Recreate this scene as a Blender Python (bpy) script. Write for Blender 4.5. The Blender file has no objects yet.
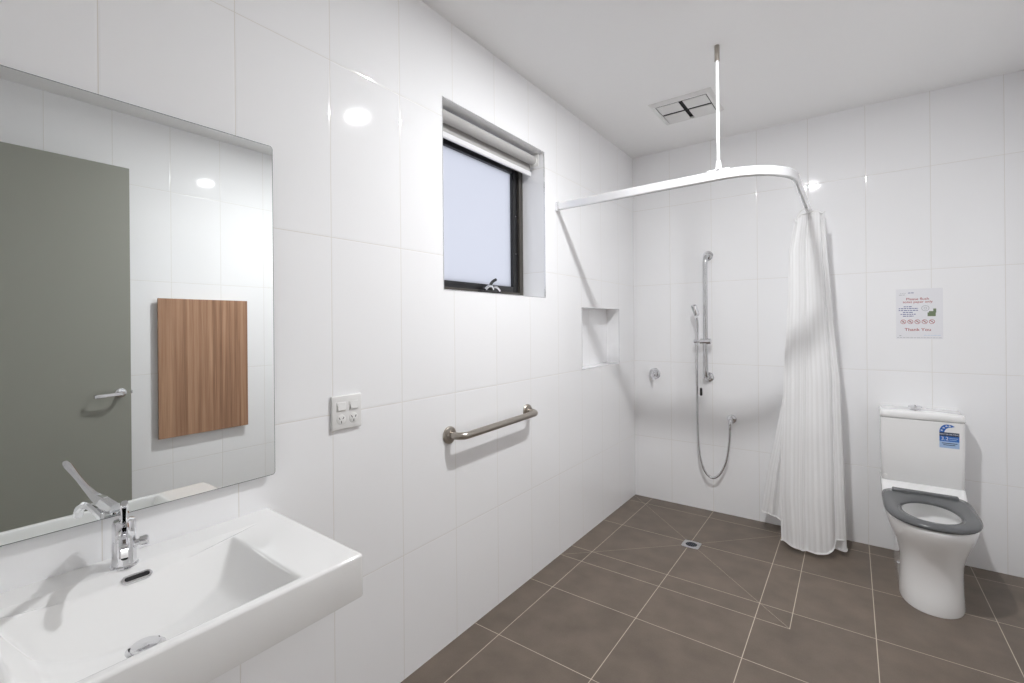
import bpy, bmesh, math, random
from mathutils import Vector, Matrix
random.seed(4)
PI = math.pi
SC = bpy.context.scene
COL = SC.collection

# ------------------------------------------------------------------ camera
F_PX, CY = 466.55, 324.47
YAW, ROLL = 0.62916, -0.00878
cam_data = bpy.data.cameras.new('camera')
cam_data.sensor_width = 36.0
cam_data.sensor_fit = 'HORIZONTAL'
cam_data.lens = F_PX / 1024 * 36.0
cam_data.shift_y = (CY - 341.5) / 1024
cam_data.clip_start = 0.01
cam = bpy.data.objects.new('camera', cam_data)
COL.objects.link(cam)
fw = Vector((-math.sin(YAW), math.cos(YAW), 0))
r0 = Vector((math.cos(YAW), math.sin(YAW), 0))
u0 = r0.cross(fw)
rr = r0 * math.cos(ROLL) + u0 * math.sin(ROLL)
uu = -r0 * math.sin(ROLL) + u0 * math.cos(ROLL)
M = Matrix((( rr.x, uu.x, -fw.x, 1.4259), (rr.y, uu.y, -fw.y, 0.0), (rr.z, uu.z, -fw.z, 1.3867), (0, 0, 0, 1)))
cam.matrix_world = M
SC.camera = cam

# ------------------------------------------------------------------ world, exposure
world = bpy.data.worlds.new('overcast_sky')
SC.world = world
world.use_nodes = True
bg = world.node_tree.nodes['Background']
bg.inputs['Color'].default_value = (0.87, 0.915, 1.0, 1)
bg.inputs['Strength'].default_value = 0.90
SC.view_settings.view_transform = 'Standard'
SC.view_settings.look = 'None'
SC.view_settings.gamma = 1.0
SC.view_settings.use_curve_mapping = False
SC.view_settings.exposure = 0.26
DOWNLIGHT = 1090.0        # emission of the downlight diffusers
CORRIDOR_FILL = 15.0           # emission of the added corridor fill panel
SC.cycles.max_bounces = 14
SC.cycles.diffuse_bounces = 10
SC.cycles.sample_clamp_indirect = 6.0

# room dimensions (metres)
W, D, H = 2.28, 3.6405, 2.726
YF = -0.95
LX, LY = 1.117, 1.835     # the downlight

# ------------------------------------------------------------------ materials
def new_mat(name):
    m = bpy.data.materials.new(name)
    m.use_nodes = True
    return m, m.node_tree, m.node_tree.nodes['Principled BSDF']

def plain(name, col, rough=0.5, metal=0.0, bump=0.0, scale=80.0, var=0.0, spec=0.5, coat=0.0):
    m, t, b = new_mat(name)
    b.inputs['Base Color'].default_value = (*col, 1)
    b.inputs['Roughness'].default_value = rough
    b.inputs['Metallic'].default_value = metal
    b.inputs['Specular IOR Level'].default_value = spec
    b.inputs['Coat Weight'].default_value = coat
    tc = t.nodes.new('ShaderNodeTexCoord')
    n = t.nodes.new('ShaderNodeTexNoise')
    n.inputs['Scale'].default_value = scale
    t.links.new(tc.outputs['Object'], n.inputs['Vector'])
    if var:
        r = t.nodes.new('ShaderNodeMapRange')
        r.inputs['To Min'].default_value = 1 - var
        r.inputs['To Max'].default_value = 1 + var
        t.links.new(n.outputs['Fac'], r.inputs['Value'])
        mx = t.nodes.new('ShaderNodeMix'); mx.data_type = 'RGBA'; mx.blend_type = 'MULTIPLY'
        mx.inputs[0].default_value = 1
        mx.inputs[6].default_value = (*col, 1)
        t.links.new(r.outputs['Result'], mx.inputs[7])
        t.links.new(mx.outputs[2], b.inputs['Base Color'])
    if bump:
        bp = t.nodes.new('ShaderNodeBump')
        bp.inputs['Strength'].default_value = bump
        bp.inputs['Distance'].default_value = 0.001
        t.links.new(n.outputs['Fac'], bp.inputs['Height'])
        t.links.new(bp.outputs['Normal'], b.inputs['Normal'])
    return m

class NB:
    """small helper for chains of math nodes"""
    def __init__(self, t): self.t = t
    def m(self, op, a, b=None, c=None):
        n = self.t.nodes.new('ShaderNodeMath'); n.operation = op
        for i, v in enumerate((a, b, c)):
            if v is None: continue
            if isinstance(v, (int, float)): n.inputs[i].default_value = v
            else: self.t.links.new(v, n.inputs[i])
        return n.outputs[0]
    def edge(self, coord, off, pitch):
        f = self.m('FLOORED_MODULO', self.m('SUBTRACT', coord, off), pitch)
        return self.m('MINIMUM', f, self.m('SUBTRACT', pitch, f))
    def ramp(self, v, a, b, c=0.0, d=1.0, smooth=False):
        n = self.t.nodes.new('ShaderNodeMapRange')
        if smooth: n.interpolation_type = 'SMOOTHSTEP'
        for k, x in zip(('From Min', 'From Max', 'To Min', 'To Max'), (a, b, c, d)): n.inputs[k].default_value = x
        self.t.links.new(v, n.inputs['Value'])
        return n.outputs['Result']

TILE = (0.935, 0.936, 0.945)
GROUT = (0.74, 0.715, 0.67)
def wall_tile(name, axis, off, zoff=0.4843):
    """gloss white 300x600 ceramic tile; axis 0 = joints along x, 1 = along y, None = no upright joints"""
    m, t, b = new_mat(name)
    nb = NB(t)
    tc = t.nodes.new('ShaderNodeTexCoord')
    sp = t.nodes.new('ShaderNodeSeparateXYZ')
    t.links.new(tc.outputs['Object'], sp.inputs[0])
    d = nb.edge(sp.outputs[2], zoff, 0.602)
    if axis is not None:
        d = nb.m('MINIMUM', d, nb.edge(sp.outputs[axis], off, 0.302))
    g = nb.ramp(d, 0.0007, 0.0013, 1, 0)
    mx = t.nodes.new('ShaderNodeMix'); mx.data_type = 'RGBA'
    t.links.new(g, mx.inputs[0])
    mx.inputs[6].default_value = (*TILE, 1); mx.inputs[7].default_value = (*GROUT, 1)
    t.links.new(mx.outputs[2], b.inputs['Base Color'])
    t.links.new(nb.ramp(g, 0, 1, 0.05, 0.7), b.inputs['Roughness'])
    n = t.nodes.new('ShaderNodeTexNoise'); n.inputs['Scale'].default_value = 5.0; n.inputs['Detail'].default_value = 1
    t.links.new(tc.outputs['Object'], n.inputs['Vector'])
    h = nb.m('ADD', nb.ramp(d, 0.0005, 0.006, 0, 1, True), nb.m('MULTIPLY', n.outputs['Fac'], 0.35))
    bp = t.nodes.new('ShaderNodeBump'); bp.inputs['Strength'].default_value = 0.6; bp.inputs['Distance'].default_value = 0.0008
    t.links.new(h, bp.inputs['Height']); t.links.new(bp.outputs['Normal'], b.inputs['Normal'])
    b.inputs['Specular IOR Level'].default_value = 0.5
    return m

def floor_tile():
    m, t, b = new_mat('floor_tile')
    nb = NB(t)
    tc = t.nodes.new('ShaderNodeTexCoord')
    sp = t.nodes.new('ShaderNodeSeparateXYZ')
    t.links.new(tc.outputs['Object'], sp.inputs[0])
    X, Y = sp.outputs[0], sp.outputs[1]
    d = nb.m('MINIMUM', nb.edge(X, 0.140, 0.4545), nb.edge(Y, 2.111, 0.4645))
    inx = nb.m('LESS_THAN', X, 1.192); iny = nb.m('GREATER_THAN', Y, 2.434)
    zone = nb.m('MULTIPLY', inx, iny)
    far = nb.m('SUBTRACT', 1.0, zone)
    e1 = nb.m('ADD', nb.m('ABSOLUTE', nb.m('SUBTRACT', X, 1.190)), nb.m('SUBTRACT', 1.0, iny))
    e2 = nb.m('ADD', nb.m('ABSOLUTE', nb.m('SUBTRACT', Y, 2.436)), nb.m('SUBTRACT', 1.0, inx))
    zc = []
    for (cx, cy) in ((0, 2.436), (1.19, 2.436), (0, 3.62), (1.19, 3.62)):
        dx, dy = cx - 0.605, cy - 3.02
        L = math.hypot(dx, dy); dx /= L; dy /= L
        px, py = nb.m('SUBTRACT', X, 0.605), nb.m('SUBTRACT', Y, 3.02)
        cr = nb.m('ABSOLUTE', nb.m('SUBTRACT', nb.m('MULTIPLY', px, dy), nb.m('MULTIPLY', py, dx)))
        al = nb.m('LESS_THAN', nb.m('ADD', nb.m('MULTIPLY', px, dx), nb.m('MULTIPLY', py, dy)), 0.0)
        zc.append(nb.m('ADD', nb.m('ADD', nb.m('ADD', cr, al), far), 0.0008))
    for e in [e1, e2] + zc: d = nb.m('MINIMUM', d, e)
    g = nb.ramp(d, 0.0011, 0.0019, 1, 0)
    # per-tile tone, cloudy mottling and fine speckle
    ix = nb.m('FLOOR', nb.m('DIVIDE', nb.m('SUBTRACT', X, 0.140), 0.4545))
    iy = nb.m('FLOOR', nb.m('DIVIDE', nb.m('SUBTRACT', Y, 2.111), 0.4645))
    cb = t.nodes.new('ShaderNodeCombineXYZ'); t.links.new(ix, cb.inputs[0]); t.links.new(iy, cb.inputs[1])
    wn = t.nodes.new('ShaderNodeTexWhiteNoise'); t.links.new(cb.outputs[0], wn.inputs['Vector'])
    n1 = t.nodes.new('ShaderNodeTexNoise'); n1.inputs['Scale'].default_value = 7; n1.inputs['Detail'].default_value = 6
    n2 = t.nodes.new('ShaderNodeTexNoise'); n2.inputs['Scale'].default_value = 160; n2.inputs['Detail'].default_value = 3
    for n in (n1, n2): t.links.new(tc.outputs['Object'], n.inputs['Vector'])
    tone = nb.m('ADD', nb.ramp(wn.outputs['Value'], 0, 1, 0.95, 1.07), nb.ramp(n1.outputs['Fac'], 0.3, 0.7, -0.15, 0.15))
    tone = nb.m('ADD', tone, nb.ramp(n2.outputs['Fac'], 0.3, 0.7, -0.05, 0.05))
    mc = t.nodes.new('ShaderNodeMix'); mc.data_type = 'RGBA'; mc.blend_type = 'MULTIPLY'; mc.inputs[0].default_value = 1
    mc.inputs[6].default_value = (0.160, 0.127, 0.100, 1); t.links.new(tone, mc.inputs[7])
    mx = t.nodes.new('ShaderNodeMix'); mx.data_type = 'RGBA'
    t.links.new(g, mx.inputs[0]); t.links.new(mc.outputs[2], mx.inputs[6])
    mx.inputs[7].default_value = (0.56, 0.49, 0.40, 1)
    t.links.new(mx.outputs[2], b.inputs['Base Color'])
    t.links.new(nb.ramp(g, 0, 1, 0.42, 0.8), b.inputs['Roughness'])
    b.inputs['Specular IOR Level'].default_value = 0.4
    bp = t.nodes.new('ShaderNodeBump'); bp.inputs['Strength'].default_value = 0.5; bp.inputs['Distance'].default_value = 0.001
    h = nb.m('ADD', nb.ramp(d, 0.001, 0.004, 0, 1, True), nb.m('MULTIPLY', n2.outputs['Fac'], 0.15))
    t.links.new(h, bp.inputs['Height']); t.links.new(bp.outputs['Normal'], b.inputs['Normal'])
    return m

def wood():
    m, t, b = new_mat('walnut_laminate')
    tc = t.nodes.new('ShaderNodeTexCoord')
    mp = t.nodes.new('ShaderNodeMapping'); mp.inputs['Scale'].default_value = (16, 16, 0.32)
    t.links.new(tc.outputs['Object'], mp.inputs['Vector'])
    n = t.nodes.new('ShaderNodeTexNoise'); n.inputs['Scale'].default_value = 2.2; n.inputs['Detail'].default_value = 7; n.inputs['Distortion'].default_value = 0.25
    t.links.new(mp.outputs[0], n.inputs['Vector'])
    mp2 = t.nodes.new('ShaderNodeMapping'); mp2.inputs['Scale'].default_value = (150, 150, 3.0)
    t.links.new(tc.outputs['Object'], mp2.inputs['Vector'])
    n2 = t.nodes.new('ShaderNodeTexNoise'); n2.inputs['Scale'].default_value = 1.5; n2.inputs['Detail'].default_value = 4
    t.links.new(mp2.outputs[0], n2.inputs['Vector'])
    nb = NB(t)
    f = nb.m('ADD', nb.m('MULTIPLY', n.outputs['Fac'], 0.75), nb.m('MULTIPLY', n2.outputs['Fac'], 0.25))
    cr = t.nodes.new('ShaderNodeValToRGB')
    e = cr.color_ramp.elements
    e[0].position = 0.32; e[0].color = (0.200, 0.098, 0.052, 1)
    e[1].position = 0.68; e[1].color = (0.52, 0.315, 0.195, 1)
    x = e.new(0.5); x.color = (0.375, 0.208, 0.123, 1)
    t.links.new(f, cr.inputs[0]); t.links.new(cr.outputs[0], b.inputs['Base Color'])
    b.inputs['Roughness'].default_value = 0.4
    return m

def frosted():
    m, t, b = new_mat('frosted_glass')
    t.nodes.remove(b)
    tr = t.nodes.new('ShaderNodeBsdfTranslucent'); tr.inputs['Color'].default_value = (0.90, 0.90, 0.93, 1)
    gl = t.nodes.new('ShaderNodeBsdfGlossy'); gl.inputs['Roughness'].default_value = 0.25
    tc = t.nodes.new('ShaderNodeTexCoord')
    n = t.nodes.new('ShaderNodeTexNoise'); n.inputs['Scale'].default_value = 300
    t.links.new(tc.outputs['Object'], n.inputs['Vector'])
    bp = t.nodes.new('ShaderNodeBump'); bp.inputs['Strength'].default_value = 0.2; bp.inputs['Distance'].default_value = 0.0005
    t.links.new(n.outputs['Fac'], bp.inputs['Height']); t.links.new(bp.outputs[0], gl.inputs['Normal'])
    mx = t.nodes.new('ShaderNodeMixShader'); mx.inputs[0].default_value = 0.06
    t.links.new(tr.outputs[0], mx.inputs[1]); t.links.new(gl.outputs[0], mx.inputs[2])
    t.links.new(mx.outputs[0], t.nodes['Material Output'].inputs['Surface'])
    return m

def curtain_cloth():
    m, t, b = new_mat('striped_curtain_cloth')
    t.nodes.remove(b)
    nb = NB(t)
    uv = t.nodes.new('ShaderNodeUVMap'); uv.uv_map = 'cloth'
    sp = t.nodes.new('ShaderNodeSeparateXYZ'); t.links.new(uv.outputs[0], sp.inputs[0])
    f = nb.m('FRACT', nb.m('MULTIPLY', sp.outputs[0], 62.0))
    s = nb.ramp(nb.m('ABSOLUTE', nb.m('SUBTRACT', f, 0.5)), 0.20, 0.27, 0, 1, True)   # satin stripe mask
    col = t.nodes.new('ShaderNodeMix'); col.data_type = 'RGBA'
    col.inputs[6].default_value = (0.92, 0.918, 0.915, 1); col.inputs[7].default_value = (0.97, 0.97, 0.97, 1)
    t.links.new(s, col.inputs[0])
    df = t.nodes.new('ShaderNodeBsdfPrincipled'); t.links.new(col.outputs[2], df.inputs['Base Color'])
    t.links.new(nb.ramp(s, 0, 1, 0.55, 0.33), df.inputs['Roughness'])
    tr = t.nodes.new('ShaderNodeBsdfTranslucent'); t.links.new(col.outputs[2], tr.inputs['Color'])
    mx = t.nodes.new('ShaderNodeMixShader')
    t.links.new(nb.ramp(s, 0, 1, 0.32, 0.16), mx.inputs[0])
    t.links.new(df.outputs[0], mx.inputs[1]); t.links.new(tr.outputs[0], mx.inputs[2])
    t.links.new(mx.outputs[0], t.nodes['Material Output'].inputs['Surface'])
    return m

def emitter(name, col, s):
    m, t, b = new_mat(name)
    b.inputs['Base Color'].default_value = (0.9, 0.9, 0.9, 1)
    b.inputs['Emission Color'].default_value = (*col, 1)
    b.inputs['Emission Strength'].default_value = s
    return m

M_WL = wall_tile('white_wall_tile_window_side', 1, 0.6187)
M_WB = wall_tile('white_wall_tile_shower_end', 0, 0.2937)
M_WR = wall_tile('white_wall_tile_door_side', 1, 0.5760)
M_REV = wall_tile('white_wall_tile_reveal', None, 0)
M_FLOOR = floor_tile()
M_CEIL = plain('ceiling_paint', (0.96, 0.957, 0.953), 0.75, bump=0.05, scale=300)
M_CERAM = plain('white_vitreous_china', (0.915, 0.912, 0.905), 0.05, var=0.0, coat=0.3)
M_CHROME = plain('polished_chrome', (0.80, 0.80, 0.82), 0.06, 1.0)
M_STEEL = plain('brushed_stainless_steel', (0.44, 0.40, 0.355), 0.30, 1.0, bump=0.08, scale=400)
M_SATIN = plain('satin_stainless_steel', (0.66, 0.66, 0.67), 0.22, 1.0)
M_MIRROR = plain('silvered_mirror', (0.905, 0.925, 0.915), 0.0, 1.0)
M_MEDGE = plain('mirror_glass_edge', (0.13, 0.15, 0.15), 0.2)
M_WHITE = plain('white_plastic', (0.82, 0.815, 0.80), 0.3)
M_POWDER = plain('white_powder_coat', (0.86, 0.86, 0.87), 0.22)
M_ALU = plain('anodised_aluminium', (0.86, 0.86, 0.875), 0.22, 0.92)
M_RAIL = plain('white_anodised_rail', (0.90, 0.90, 0.91), 0.2, 0.45)
M_BLACKFR = plain('black_window_aluminium', (0.014, 0.014, 0.015), 0.32)
M_BRONZE = plain('bronze_window_aluminium', (0.060, 0.054, 0.046), 0.35)
M_DARK = plain('dark_void', (0.012, 0.012, 0.013), 0.7)
M_SEAT = plain('charcoal_grey_plastic', (0.115, 0.118, 0.122), 0.24)
M_DOOR = plain('grey_green_door_paint', (0.300, 0.303, 0.265), 0.42, bump=0.1, scale=200)
M_WOOD = wood()
M_FROST = frosted()
M_BLIND = plain('grey_blind_fabric', (0.47, 0.46, 0.45), 0.8, bump=0.1, scale=600)
M_CLOTH = curtain_cloth()
M_HEM = plain('white_hem_cloth', (0.88, 0.875, 0.87), 0.6)
M_PAPER = plain('laminated_white_paper', (0.86, 0.86, 0.89), 0.25)
M_RED = plain('red_ink', (0.44, 0.12, 0.12), 0.5)
M_BLUEINK = plain('blue_grey_ink', (0.16, 0.17, 0.34), 0.5)
M_GREYINK = plain('grey_ink', (0.42, 0.44, 0.44), 0.5)
M_GREEN = plain('green_ink', (0.19, 0.24, 0.14), 0.5)
M_SBLUE = plain('sticker_blue', (0.035, 0.16, 0.52), 0.35)
M_SNAVY = plain('sticker_navy', (0.03, 0.045, 0.09), 0.35)
M_SPALE = plain('sticker_pale_blue', (0.40, 0.55, 0.78), 0.35)
M_LAMP = emitter('lit_lamp_diffuser', (0.975, 0.985, 1.0), DOWNLIGHT)
M_FILL = emitter('fill_panel_emitter', (0.975, 0.985, 1.0), CORRIDOR_FILL)
M_BLACK = plain('black_rubber', (0.012, 0.012, 0.012), 0.4)
M_LINEN = plain('corridor_paint', (0.74, 0.73, 0.71), 0.7)
def water_mat():
    m, t, b = new_mat('still_water')
    b.inputs['Base Color'].default_value = (0.93, 0.95, 0.95, 1)
    b.inputs['Roughness'].default_value = 0.02
    b.inputs['Transmission Weight'].default_value = 0.85
    b.inputs['IOR'].default_value = 1.33
    return m
M_WATER = water_mat()

# ------------------------------------------------------------------ mesh helpers
def obj(name, bm, mat, parent=None, angle=35, sharp=False):
    me = bpy.data.meshes.new(name)
    bmesh.ops.recalc_face_normals(bm, faces=bm.faces) if sharp is not None else None
    bm.to_mesh(me); bm.free()
    for mm in (mat if isinstance(mat, (list, tuple)) else [mat]): me.materials.append(mm)
    me.polygons.foreach_set('use_smooth', [True] * len(me.polygons))
    me.set_sharp_from_angle(angle=math.radians(angle))
    o = bpy.data.objects.new(name, me)
    COL.objects.link(o)
    if parent is not None:
        o.parent = parent
        o.matrix_parent_inverse = Matrix.Translation(-world_loc(parent))
    return o

def world_loc(o):
    v = Vector(o.location)
    p = o.parent
    if p is not None:
        v = o.matrix_parent_inverse @ v + world_loc(p)
    return v

def thing(name, label, cat, loc, group=None):
    o = bpy.data.objects.new(name, None)
    COL.objects.link(o)
    o.location = loc
    o.empty_display_size = 0.05
    o['label'] = label; o['category'] = cat
    if group: o['group'] = group
    return o

def tag(o, label, cat, group=None):
    o['label'] = label; o['category'] = cat
    if group: o['group'] = group
    return o

def struct(name, bm, mat, parent=None, **k):
    o = obj(name, bm, mat, parent, **k)
    if parent is None: o['kind'] = 'structure'
    return o

def BM(): return bmesh.new()

def box(bm, x0, x1, y0, y1, z0, z1, bev=0.0, seg=3, mat=0):
    vs = [bm.verts.new(p) for p in ((x0,y0,z0),(x1,y0,z0),(x1,y1,z0),(x0,y1,z0),(x0,y0,z1),(x1,y0,z1),(x1,y1,z1),(x0,y1,z1))]
    fs = [bm.faces.new([vs[i] for i in q]) for q in ((3,2,1,0),(4,5,6,7),(0,1,5,4),(1,2,6,5),(2,3,7,6),(3,0,4,7))]
    for f in fs: f.material_index = mat
    if bev:
        es = list({e for f in fs for e in f.edges})
        bmesh.ops.bevel(bm, geom=es, offset=bev, segments=seg, profile=0.5, affect='EDGES')
    return vs

def quad(bm, pts, mat=0):
    f = bm.faces.new([bm.verts.new(p) for p in pts]); f.material_index = mat
    return f

def frames(path):
    P = [Vector(p) for p in path]
    T = []
    for i in range(len(P)):
        a = P[max(i-1, 0)]; b = P[min(i+1, len(P)-1)]
        T.append((b - a).normalized())
    n = T[0].orthogonal().normalized()
    out = []
    for i in range(len(P)):
        n = (n - T[i] * n.dot(T[i])).normalized()
        out.append((P[i], n, T[i].cross(n)))
    return out

def tube(bm, path, r, seg=16, cap=True):
    fr = frames(path)
    rings = []
    for i, (p, n, b) in enumerate(fr):
        ri = r[i] if isinstance(r, (list, tuple)) else r
        rings.append([bm.verts.new(p + (n * math.cos(2*PI*k/seg) + b * math.sin(2*PI*k/seg)) * ri) for k in range(seg)])
    for a, c in zip(rings, rings[1:]):
        for k in range(seg):
            bm.faces.new((a[k], a[(k+1) % seg], c[(k+1) % seg], c[k]))
    if cap:
        bm.faces.new(rings[0][::-1]); bm.faces.new(rings[-1])

def ribbon(bm, path, w, t, up=(0, 0, 1)):
    """rectangular section (w across, t along up) swept along a path, vertical sides kept upright"""
    P = [Vector(p) for p in path]
    rings = []
    for i in range(len(P)):
        a = P[max(i-1, 0)]; b = P[min(i+1, len(P)-1)]
        T = (b - a).normalized(); U = Vector(up)
        S = T.cross(U).normalized()
        wi = w[i] if isinstance(w, (list, tuple)) else w
        ti = t[i] if isinstance(t, (list, tuple)) else t
        N = S.cross(T).normalized()
        c = min(wi, ti) * 0.22
        hw, ht = wi/2, ti/2
        sec = [(-hw+c, -ht), (hw-c, -ht), (hw, -ht+c), (hw, ht-c), (hw-c, ht), (-hw+c, ht), (-hw, ht-c), (-hw, -ht+c)]
        rings.append([bm.verts.new(P[i] + S*x + N*y) for x, y in sec])
    k = 8
    for a, c in zip(rings, rings[1:]):
        for j in range(k): bm.faces.new((a[j], a[(j+1) % k], c[(j+1) % k], c[j]))
    bm.faces.new(rings[0][::-1]); bm.faces.new(rings[-1])

def lathe(bm, prof, origin, axis='z', seg=32, cap=True):
    """prof: list of (radius, height) along axis"""
    O = Vector(origin)
    if isinstance(axis, str):
        A = {'x': Vector((1,0,0)), 'y': Vector((0,1,0)), 'z': Vector((0,0,1)), '-y': Vector((0,-1,0)), '-z': Vector((0,0,-1)), '-x': Vector((-1,0,0))}[axis]
    else: A = Vector(axis).normalized()
    n = A.orthogonal().normalized(); b = A.cross(n)
    rings = []
    for r, h in prof:
        rings.append([bm.verts.new(O + A*h + (n*math.cos(2*PI*k/seg) + b*math.sin(2*PI*k/seg)) * max(r, 1e-5)) for k in range(seg)])
    for a, c in zip(rings, rings[1:]):
        for k in range(seg): bm.faces.new((a[k], a[(k+1) % seg], c[(k+1) % seg], c[k]))
    if cap:
        bm.faces.new(rings[0][::-1]); bm.faces.new(rings[-1])

def loft(bm, rings, cap0=True, cap1=True):
    R = [[bm.verts.new(p) for p in ring] for ring in rings]
    n = len(R[0])
    for a, c in zip(R, R[1:]):
        for k in range(n): bm.faces.new((a[k], a[(k+1) % n], c[(k+1) % n], c[k]))
    if cap0: bm.faces.new(R[0][::-1])
    if cap1: bm.faces.new(R[-1])
    return R

def arc(c, r, a0, a1, n, f):
    return [f(c, r, a0 + (a1-a0)*i/n) for i in range(n+1)]

def smooth_path(pts, n=10):
    P = [Vector(p) for p in pts]
    out = []
    for i in range(len(P)-1):
        p0, p1, p2, p3 = P[max(i-1, 0)], P[i], P[i+1], P[min(i+2, len(P)-1)]
        for k in range(n):
            t = k / n
            out.append(0.5 * ((2*p1) + (p2-p0)*t + (2*p0-5*p1+4*p2-p3)*t*t + (-p0+3*p1-3*p2+p3)*t**3))
    out.append(P[-1])
    return out

# ------------------------------------------------------------------ room shell
WIN = (1.460, 2.287, 1.5415, 2.376)      # y0 y1 z0 z1
NIC = (2.735, 3.337, 1.0885, 1.494)
def wall_left():
    bm = BM()
    ys = [YF - 0.1, WIN[0], WIN[1], NIC[0], NIC[1], D + 0.1]
    zs = [0, NIC[2], NIC[3], WIN[2], WIN[3], H]
    for i in range(len(ys)-1):
        for j in range(len(zs)-1):
            y0, y1, z0, z1 = ys[i], ys[i+1], zs[j], zs[j+1]
            iswin = y0 >= WIN[0]-1e-6 and y1 <= WIN[1]+1e-6 and z0 >= WIN[2]-1e-6 and z1 <= WIN[3]+1e-6
            isnic = y0 >= NIC[0]-1e-6 and y1 <= NIC[1]+1e-6 and z0 >= NIC[2]-1e-6 and z1 <= NIC[3]+1e-6
            if not iswin:
                quad(bm, [(-0.24, y0, z0), (-0.24, y1, z0), (-0.24, y1, z1), (-0.24, y0, z1)])
            if not iswin and not isnic:
                quad(bm, [(0, y0, z0), (0, y1, z0), (0, y1, z1), (0, y0, z1)])
    for (y0, y1, z0, z1), dep in ((WIN, -0.24), (NIC, -0.10)):
        quad(bm, [(0,y0,z0),(0,y1,z0),(dep,y1,z0),(dep,y0,z0)], 1)
        quad(bm, [(0,y0,z1),(0,y1,z1),(dep,y1,z1),(dep,y0,z1)], 1)
        quad(bm, [(0,y0,z0),(0,y0,z1),(dep,y0,z1),(dep,y0,z0)], 1)
        quad(bm, [(0,y1,z0),(0,y1,z1),(dep,y1,z1),(dep,y1,z0)], 1)
    y0, y1, z0, z1 = NIC
    quad(bm, [(-0.10,y0,z0),(-0.10,y1,z0),(-0.10,y1,z1),(-0.10,y0,z1)])
    for a, b_, c, d in (((0,ys[0],0),(-0.24,ys[0],0),(-0.24,ys[0],H),(0,ys[0],H)), ((0,ys[-1],0),(-0.24,ys[-1],0),(-0.24,ys[-1],H),(0,ys[-1],H)),
                        ((0,ys[0],0),(0,ys[-1],0),(-0.24,ys[-1],0),(-0.24,ys[0],0)), ((0,ys[0],H),(0,ys[-1],H),(-0.24,ys[-1],H),(-0.24,ys[0],H))):
        quad(bm, [a, b_, c, d])
    bmesh.ops.remove_doubles(bm, verts=bm.verts, dist=1e-5)
    return struct('wall_left', bm, [M_WL, M_REV])
wall_left()
bm = BM(); box(bm, 0, W+0.1, D, D+0.1, 0, H); struct('wall_back', bm, M_WB)
DO = (-0.90, -0.03, 2.36)                # doorway in the door-side wall: y0 y1 head
bm = BM()
box(bm, W, W+0.1, YF-0.1, DO[0], 0, H); box(bm, W, W+0.1, DO[1], D+0.1, 0, H); box(bm, W, W+0.1, DO[0], DO[1], DO[2], H)
struct('wall_right', bm, M_WR)
bm = BM(); box(bm, 0, W+1.5, YF-0.1, YF, 0, H); struct('wall_front', bm, M_WB)
bm = BM(); box(bm, -0.24, W+1.5, YF-0.1, D+0.1, -0.1, 0); struct('floor', bm, M_FLOOR)
bm = BM(); box(bm, -0.24, W+1.5, YF-0.1, D+0.1, H, H+0.1); struct('ceiling', bm, M_CEIL)
bm = BM(); box(bm, W+1.4, W+1.5, YF, D+0.1, 0, H); box(bm, W+0.1, W+1.4, 1.2, 1.3, 0, H); struct('wall_corridor', bm, M_LINEN)
bm = BM()
for (a, b_, z0, z1) in ((DO[0]-0.05, DO[0], 0, DO[2]+0.05), (DO[1], DO[1]+0.05, 0, DO[2]+0.05), (DO[0], DO[1], DO[2], DO[2]+0.05)):
    box(bm, W-0.012, W+0.112, a, b_, z0, z1, 0.003, 2)
struct('trim_3', bm, M_DOOR)
# aluminium edge trims round the window and the niche
def ring_trim(name, R, w, t):
    y0, y1, z0, z1 = R
    bm = BM()
    e = 0.0005
    box(bm, -0.003, t, y0-w+e, y0+e, z0-w, z1+w); box(bm, -0.003, t, y1-e, y1+w-e, z0-w, z1+w)
    box(bm, -0.003, t, y0, y1, z0-w, z0+e); box(bm, -0.003, t, y0, y1, z1-e, z1+w)
    return struct(name, bm, M_ALU)
ring_trim('trim_1', WIN, 0.003, 0.0015)
ring_trim('trim_2', NIC, 0.003, 0.0015)

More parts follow.
